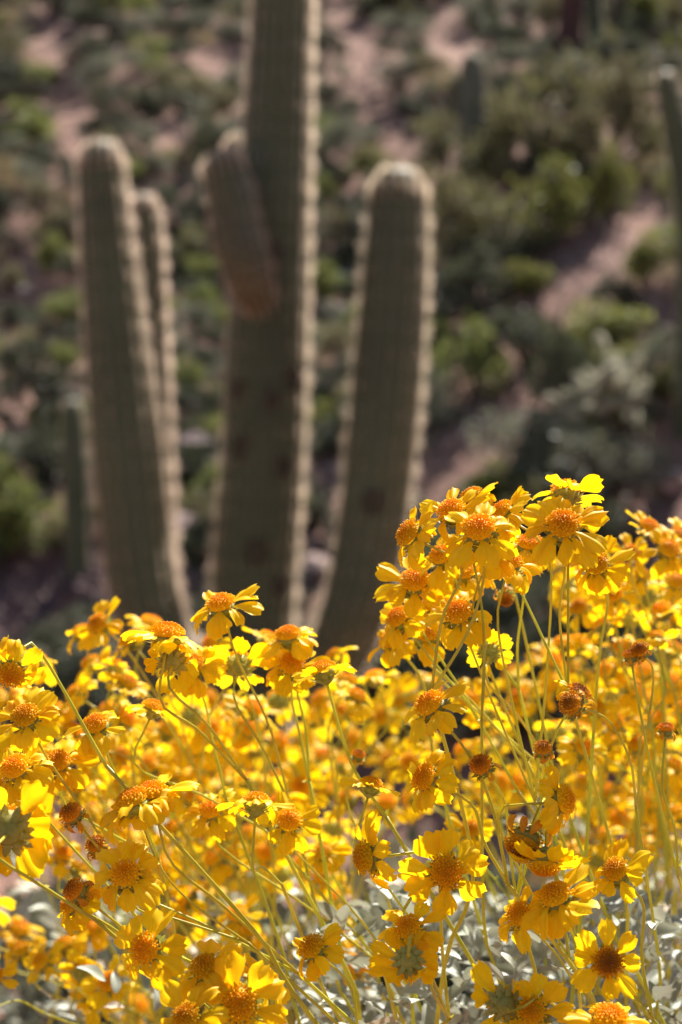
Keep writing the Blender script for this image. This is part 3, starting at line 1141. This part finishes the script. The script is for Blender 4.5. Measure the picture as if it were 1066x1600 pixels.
class Bush:
    def __init__(self, label, cpx, cd_, spread):
        self.c = P(cpx, 1750, cd_)
        self.c.z = gz(self.c.x, self.c.y)
        self.root = obj('brittlebush', None, None, self.c)
        tag(self.root, label, 'flowering bush', 'brittlebushes in bloom')
        self.cpx, self.cd, self.spread = cpx, cd_, spread
        self.heads = []
        self.lean = 0

    def flower(self, px, py, d, axis, size=1.0, spread='mid', n=None, style='bloom', miss=0.08):
        pos = P(px, py, d) - self.c
        s = size
        q = axis.to_track_quat('Z', 'Y') @ Quaternion((0, 0, 1), U(0, 6.28))
        name = 'flower_head' if style in ('bloom', 'brown') else 'spent_head'
        h = obj(name, random.choice(CAL), self.root, pos, q, s)
        obj('disc', random.choice((DISC_Y if d > 1.38 and random.random() < .6 else DISC) if style == 'bloom' else DISC_B if style == 'brown' else DISC_S), h)
        n = n or random.randint(9, 12)
        if style == 'spent':
            n = random.randint(5, 9)
        ph = U(0, 6)
        for k in range(n):
            if random.random() < miss and style != 'spent':
                continue
            a = ph + 2 * math.pi * k / n + U(-.2, .2)
            wdir = q @ Vector((math.cos(a), math.sin(a), 0))
            if style == 'spent':
                key = 'dry'
            elif spread == 'flat':
                key = 'flat' if random.random() < .8 else 'mid'
            elif spread == 'hang':
                key = 'hang' if random.random() < .75 else 'mid'
            else:                               # gravity: low petals hang, the high ones stand out
                u = random.random() + 0.55 * wdir.z
                key = 'flat' if u > 0.80 else 'mid' if u > 0.2 else 'hang'
            rd = 0.0064
            obj('petal', random.choice(PET[key]), h, (math.cos(a) * rd, math.sin(a) * rd, -.0012 - .0012 * (k % 2)),
                (U(-.40, .40), U(-.22, .24), a), (U(.78, 1.15), U(.78, 1.15), 1))
        self.heads.append((pos + axis * (-.0105 * s), axis.copy(), px, py, d))

    def stalks(self, base_py=1720, seed=0):
        rr = random.Random(seed)
        todo = list(range(len(self.heads)))
        rr.shuffle(todo)
        while todo:
            i = todo.pop()
            grp = [i]
            want = rr.choice((1, 2, 2, 3, 3))
            near = sorted(todo, key=lambda j: (self.heads[j][0] - self.heads[i][0]).length)
            for j in near[:want - 1]:
                if (self.heads[j][0] - self.heads[i][0]).length < 0.085:
                    grp.append(j)
                    todo.remove(j)
            H = [self.heads[k] for k in grp]
            mean = sum((h[0] for h in H), Vector()) / len(H)
            px = sum(h[2] for h in H) / len(H)
            py = sum(h[3] for h in H) / len(H)
            d = sum(h[4] for h in H) / len(H)
            cpx = self.cpx + self.lean * smooth(520, 680, px)
            bx = 0.36 * px + 0.64 * cpx + rr.gauss(0, self.spread)
            bp = max(base_py, py + 190) + rr.uniform(0, 60)
            bd = d + (self.cd - d) * 0.5 + rr.uniform(-.05, .08)
            B = P(bx, bp, bd) - self.c
            dirb = (B - mean).normalized()
            Ln = (B - mean).length
            low = min((h[0] for h in H), key=lambda v: v.z)
            N = mean + dirb * min(Ln * 0.6, rr.uniform(.045, .10) + 0.02 * len(H)) + Vector((rr.gauss(0, .008), rr.gauss(0, .008), rr.gauss(0, .006)))
            # main stalk with a little wander, sagging outwards
            mid = N.lerp(B, 0.5) + Vector((rr.gauss(0, .012), rr.gauss(0, .012), rr.uniform(-.012, .022)))
            S = spline([tuple(B), tuple(N.lerp(B, .75).lerp(mid, .4)), tuple(mid), tuple(N)], 18)
            V, F = [], []
            r0 = rr.uniform(.00100, .00138)
            tube(V, F, [Vector(s) for s in S], list(np.linspace(r0 * 1.25, r0 * 0.9, 18)), 7)
            st = obj('stalk', mesh('stalk', V, F, M['stalk']), self.root)
            # scale leaf at the fork
            for h in H:
                f, ax = h[0], h[1]
                V, F = [], []
                back = f - ax * min(0.03 if ax.z > 0 else 0.016, (f - N).length * 0.45)
                hook = Vector((0, 0, 0.016 if ax.z < 0 else 0))
                S = spline([tuple(N), tuple(N.lerp(back, .55 if ax.z > 0 else .72) + hook + Vector((rr.gauss(0, .003), rr.gauss(0, .003), rr.uniform(-.002, .006)))), tuple(back), tuple(f + ax * .001)], 14)
                tube(V, F, [Vector(s) for s in S], list(np.linspace(r0 * .80, r0 * .62, 14)), 6)
                for k in range(rr.choice((0, 1, 1, 2))):      # tiny pale bracts where the pedicel forks
                    b = len(V)
                    p = Vector(S[rr.choice((0, 0, 1, 6))])
                    dr = Vector((rr.uniform(-1, 1), rr.uniform(-1, 1), rr.uniform(0, 1))).normalized()
                    sd_ = dr.orthogonal().normalized() * .0014
                    ln = rr.uniform(.003, .006)
                    V += [p, p + dr * ln * .5 + sd_, p + dr * ln, p + dr * ln * .5 - sd_]
                    F.append((b, b + 1, b + 2, b + 3))
                obj('pedicel', mesh('pedicel', V, F, M['stalk']), st)

    def bare_stalks(self, spots, seed):
        """stalks that have lost their flowers, each ending in a dry bud"""
        for (px, py, d) in spots:
            ax = scr(U(-.4, .4), .9, U(-.2, .4))
            self.flower(px, py, d, ax, U(.45, .62), 'mid', None, 'spent')

    def leaves(self, n, px0, px1, py0, py1, d0, d1, seed, size=(.015, .027)):
        rr = random.Random(seed)
        for i in range(n):
            d = rr.uniform(d0, d1)
            px = rr.uniform(px0, px1)
            py = py0 + (py1 - py0) * rr.random() ** .8 + 40 * math.sin(px * .02 + seed)
            pos = P(px, py, d) - self.c
            out = Vector((pos.x, pos.y, 0))
            yaw = math.atan2(pos.y, pos.x) + rr.gauss(0, .9)
            s = rr.uniform(*size)
            obj('leaf', LEAF[rr.randrange(6) if rr.random() < .7 else rr.randrange(5)], self.root, pos, Euler((rr.gauss(0, .5), -rr.uniform(-.3, .9), yaw)), s)

    def leaf_mass(self, n, px0, px1, py0, py1, d0, d1, seed):
        """the small leaves deeper in the mound, as one part"""
        rr = random.Random(seed)
        VV, FF = [], []
        for i in range(n):
            me = LEAF[rr.randrange(5)]
            px, d = rr.uniform(px0, px1), rr.uniform(d0, d1)
            pos = P(px, rr.uniform(py0, py1) + 35 * math.sin(px * .02 + seed), d) - self.c
            m = Matrix.Translation(pos) @ Euler((rr.gauss(0, .6), -rr.uniform(-.3, 1.1), rr.uniform(0, 6.28))).to_matrix().to_4x4() @ Matrix.Scale(rr.uniform(.012, .024), 4)
            b = len(VV)
            VV += [m @ v.co for v in me.vertices]
            FF += [tuple(b + k for k in p.vertices) for p in me.polygons]
        o = obj('leaves', mesh('leaves', VV, FF, M['silver']), self.root)
        o['kind'] = 'stuff'

    def wood(self, n, seed, top):
        rr = random.Random(seed)
        for i in range(n):
            a = rr.uniform(0, 6.28)
            q = rr.uniform(.08, .26)
            e = Vector((math.cos(a) * q, math.sin(a) * q, top * rr.uniform(.75, 1)))
            V, F = [], []
            S = spline([(0, 0, -.04), (e.x * .35, e.y * .35, e.z * .35), (e.x * .8, e.y * .8, e.z * .7), tuple(e)], 9)
            tube(V, F, [Vector(s) for s in S], list(np.linspace(.009, .003, 9)), 6)
            obj('woody_stem', mesh('woody_stem', V, F, M['wood']), self.root)


A = Bush('brittlebush with sharp yellow daisies over a mound of silver leaves', 800, 1.42, 85)
B = Bush('brittlebush with yellow daisies massed before the foot of the saguaro', 430, 1.95, 110)
C = Bush('brittlebush with yellow daisies beside the wide grey-green bush slope', 1010, 1.85, 90)

A.lean = 260
N_ = 'mid'
KEY = [  # px, py, depth, axis (right, up, towards), size, spread, style
    # tall clump
    (748, 826, 1.13, (-.10, .62, .60), 1.15, N_, 'bloom'), (880, 820, 1.13, (-.12, .55, .65), 1.2, N_, 'bloom'),
    (884, 768, 1.17, (.05, .80, -.42), 1.05, 'flat', 'bloom'), (705, 798, 1.16, (-.35, .7, .5), 1.0, N_, 'bloom'),
    (640, 834, 1.15, (-.75, .55, .35), 1.0, N_, 'bloom'), (737, 776, 1.20, (-.5, .8, .2), .85, N_, 'bloom'),
    (784, 800, 1.19, (-.6, .55, .2), .95, N_, 'bloom'), (828, 850, 1.24, (.05, .8, .25), 1.05, 'hang', 'bloom'),
    (932, 882, 1.22, (-.25, .5, .6), .98, N_, 'bloom'), (648, 908, 1.25, (-.1, .62, .6), 1.1, N_, 'bloom'),
    (716, 958, 1.19, (-.25, .6, .6), 1.08, N_, 'bloom'), (668, 988, 1.32, (-.1, .6, .6), 1.05, N_, 'bloom'),
    (622, 966, 1.27, (-.55, .65, .4), .95, N_, 'bloom'), (765, 1016, 1.27, (.1, .35, -.7), .8, 'flat', 'bloom'),
    (725, 895, 1.28, (-.1, .7, .3), 1.0, 'hang', 'bloom'), (795, 878, 1.20, (.1, .75, .35), 1.0, 'hang', 'bloom'),
    (690, 868, 1.24, (-.4, .6, .5), .95, N_, 'bloom'), (765, 862, 1.17, (.2, .7, .4), .9, 'hang', 'bloom'),
    (610, 1000, 1.33, (-.5, .6, .5), .9, N_, 'bloom'), (655, 945, 1.30, (0, .6, .5), 1.0, N_, 'bloom'),
    (790, 935, 1.32, (0, -.4, .5), .6, N_, 'spent'),
    # middle
    (672, 1102, 1.14, (-.55, .68, .35), 1.1, N_, 'bloom'), (664, 1216, 1.14, (-.62, .45, .5), 1.0, N_, 'bloom'),
    (752, 1196, 1.15, (-.3, .5, .5), .75, N_, 'spent'),
    (893, 1100, 1.14, (-.5, .3, .6), .8, N_, 'spent'), (905, 1080, 1.16, (.3, .7, .3), .7, 'hang', 'brown'),
    (848, 1170, 1.17, (0, .7, .5), .6, N_, 'spent'), (880, 1250, 1.13, (.86, .2, .40), 1.0, 'mid', 'bloom'),
    (818, 1318, 1.13, (-.35, -.60, .35), 1.25, N_, 'spent'), (850, 1352, 1.12, (-.05, -.80, .30), 1.1, 'mid', 'bloom'),
    (697, 1362, 1.13, (.05, .12, .98), 1.32, 'flat', 'bloom'), (572, 1340, 1.13, (-.88, .05, .35), 1.15, 'mid', 'bloom'),
    (638, 1450, 1.11, (-.25, .70, .55), 1.02, N_, 'bloom'), (638, 1506, 1.10, (.05, -.45, -.75), 1.0, 'mid', 'bloom'),
    (488, 1480, 1.11, (-.50, .62, .50), 1.0, N_, 'bloom'), (868, 1400, 1.10, (-.40, .78, .38), 1.22, N_, 'bloom'),
    (812, 1430, 1.12, (-.55, .60, .5), 1.0, N_, 'bloom'), (962, 1360, 1.13, (-.45, .55, .5), 1.0, 'flat', 'bloom'),
    (950, 1503, 1.10, (.02, .16, .97), 1.0, 'flat', 'brown'), (785, 1566, 1.08, (-.1, .0, -.85), 1.1, 'hang', 'bloom'),
    (832, 1580, 1.07, (-.35, .42, .75), 1.05, 'flat', 'bloom'), (952, 1592, 1.06, (.1, .92, .28), 1.3, 'mid', 'bloom'),
    (580, 1226, 1.20, (.2, .9, -.1), .8, 'flat', 'bloom'), (1000, 1015, 1.20, (-.2, .3, .5), .6, N_, 'spent'),
    (735, 1295, 1.42, (0, .4, .8), .85, 'flat', 'bloom'), (505, 1330, 1.4, (-.2, .6, .5), .9, N_, 'bloom'),
    # left, sharp
    (196, 1366, 1.11, (-.12, .60, .68), 1.12, N_, 'bloom'), (228, 1482, 1.09, (-.42, .28, .80), 1.15, N_, 'bloom'),
    (322, 1512, 1.08, (-.30, .70, .5), 1.1, N_, 'bloom'), (374, 1570, 1.06, (-.02, .38, .88), 1.35, 'mid', 'bloom'),
    (292, 1590, 1.05, (-.4, .5, .6), 1.05, N_, 'bloom'), (410, 1528, 1.09, (.3, .8, .2), 1.05, N_, 'bloom'),
    (208, 1252, 1.12, (-.35, .80, .12), 1.15, N_, 'bloom'), (236, 1240, 1.13, (-.2, .85, .15), 1.15, N_, 'bloom'),
    (400, 1252, 1.14, (.05, .75, -.25), .9, N_, 'bloom'), (452, 1282, 1.25, (0, .5, .7), .95, N_, 'bloom'),
    (18, 1292, 1.07, (.05, .20, -.92), 1.35, 'mid', 'bloom'), (18, 1052, 1.09, (-.1, -.45, .75), .95, 'hang', 'bloom'),
    (112, 1272, 1.13, (-.4, .6, .4), .75, N_, 'spent'), (118, 1392, 1.12, (-.55, .5, .3), .85, N_, 'spent'),
    (112, 1412, 1.13, (-.6, .45, .4), .9, 'hang', 'bloom'), (150, 1320, 1.15, (-.2, .6, .5), .7, N_, 'spent'),
    # left, upper fringe
    (345, 944, 1.24, (-.25, .78, .36), 1.08, N_, 'bloom'), (262, 990, 1.20, (.10, .88, .05), 1.15, 'mid', 'bloom'),
    (270, 1028, 1.21, (0, .3, -.7), 1.0, 'hang', 'bloom'), (374, 1036, 1.30, (.05, .45, -.78), 1.05, 'flat', 'bloom'),
    (450, 992, 1.30, (-.15, .85, .25), 1.0, N_, 'bloom'), (456, 1038, 1.30, (.05, .6, .6), 1.05, N_, 'bloom'),
    (505, 1046, 1.22, (-.25, .9, -.10), .95, 'flat', 'bloom'), (300, 1040, 1.28, (-.2, .6, .5), 1.0, N_, 'bloom'),
    (240, 1135 - 30, 1.25, (.3, .9, .0), .8, 'flat', 'bloom'), (150, 1132, 1.22, (-.2, .7, .4), 1.0, 'mid', 'bloom'),
    (40, 1120, 1.16, (-.2, .6, .5), 1.0, N_, 'bloom'), (90, 1190, 1.22, (0, .6, .5), 1.0, N_, 'bloom'),
    (25, 1200, 1.18, (-.2, .6, .5), 1.05, N_, 'bloom'), (330, 1265, 1.30, (-.1, .6, .5), .95, N_, 'bloom'),
]
for (px, py, d, ax, s, sp, st) in KEY:
    s *= 0.93 if py > 1300 else 1.0
    A.flower(px, py, d, scr(*[a + U(-.05, .05) for a in ax]), s, sp, random.choice((7, 8, 8)) if sp == 'flat' else None, st, 0.0 if sp == 'flat' else 0.08)

SOFT = [  # softer flowers standing a step behind: px, py, depth, bush
    (155, 972, 1.52, B), (128, 992, 1.55, B), (206, 1000, 1.50, B), (186, 1042, 1.52, B), (140, 1035, 1.6, B), (122, 1082, 1.55, B),
    (62, 1030, 1.55, B), (60, 1092, 1.6, B), (235, 975, 1.6, B), (545, 1062, 1.55, B), (585, 1052, 1.6, B), (560, 1085, 1.5, B),
    (400, 1110, 1.6, B), (420, 1000, 1.5, B), (330, 1000, 1.45, B), (200, 1065, 1.5, B), (520, 1030, 1.6, B),
    (1016, 826, 1.45, C), (1058, 838, 1.5, C), (985, 866, 1.48, C), (1040, 862, 1.42, C), (1005, 902, 1.5, C), (1060, 905, 1.55, C),
    (955, 925, 1.5, C), (900, 952, 1.55, C), (935, 972, 1.5, C), (1035, 955, 1.5, C), (985, 965, 1.6, C), (1020, 990, 1.4, C),
    (905, 1000, 1.6, C), (965, 1010, 1.6, C), (1055, 1010, 1.6, C), (925, 910, 1.6, C), (880, 1000, 1.6, C), (1060, 960, 1.7, C),
    (910, 1140, 1.5, C), (915, 1170, 1.45, C), (960, 1130, 1.6, C), (1030, 1125, 1.6, C), (990, 1075, 1.6, C),
]
for (px, py, d, bu) in SOFT:
    bu.flower(px + U(-5, 5), py + U(-5, 5), d, scr(U(-.7, .5), U(.25, .85), U(-.4, .7)), 0.84 * U(.9, 1.12) * (d / 1.4), random.choice(('mid', 'mid', 'flat')), random.randint(7, 9))

# the massed blooms further back, region by region: (x0, x1, y0, y1, count, depth range, bush)
pts_ = [(h[2], h[3]) for b in (A, B, C) for h in b.heads]
for (x0, x1, y0, y1, n, d0, d1, bu) in [
    (-20, 330, 1085, 1300, 46, 1.5, 2.1, B), (-20, 200, 1300, 1560, 11, 1.4, 1.9, B), (300, 620, 1090, 1260, 27, 1.6, 2.3, B),
    (200, 560, 1260, 1420, 17, 1.55, 2.2, B), (60, 560, 1420, 1600, 8, 1.45, 1.9, B), (860, 1090, 1020, 1200, 22, 1.5, 2.1, C),
    (880, 1090, 1180, 1340, 20, 1.6, 2.2, C), (640, 860, 1020, 1300, 14, 1.55, 2.2, C), (880, 1090, 880, 1010, 16, 1.6, 2.1, C)]:
    k = 0
    for t in range(n * 30):
        if k >= n:
            break
        px, py = U(x0, x1), U(y0, y1)
        if min(math.hypot(px - a, py - b) for a, b in pts_) < 30:
            continue
        d = U(d0, d1)
        away = random.random() < .3
        bu.flower(px, py, d, scr(U(-.75, .55), U(.2, .85), U(.05, .8) * (-1 if away else 1)), U(.76, .98) * (d / 1.42), random.choice(('mid', 'mid', 'flat', 'hang')), random.randint(7, 9))
        pts_.append((px, py))
        k += 1

A.bare_stalks([(985, 1025, 1.2), (560, 1180, 1.3), (1040, 1140, 1.2)], 3)
A.stalks(1720, 1)
B.stalks(1600, 2)
C.stalks(1600, 3)

A.leaves(255, 470, 1100, 1410, 1660, 1.22, 1.58, 4)
A.leaves(40, 60, 520, 1560, 1720, 1.35, 1.7, 8)
B.leaves(100, -60, 620, 1330, 1560, 1.75, 2.2, 5, (.024, .045))
C.leaves(90, 640, 1120, 1300, 1480, 1.7, 2.2, 6, (.024, .045))
A.leaf_mass(900, 470, 1100, 1420, 1680, 1.3, 1.75, 4)
A.wood(16, 1, .42)
B.wood(14, 2, .40)
C.wood(14, 3, .40)
print('heads', [len(b.heads) for b in (A, B, C)], 'objects', len(bpy.data.objects))
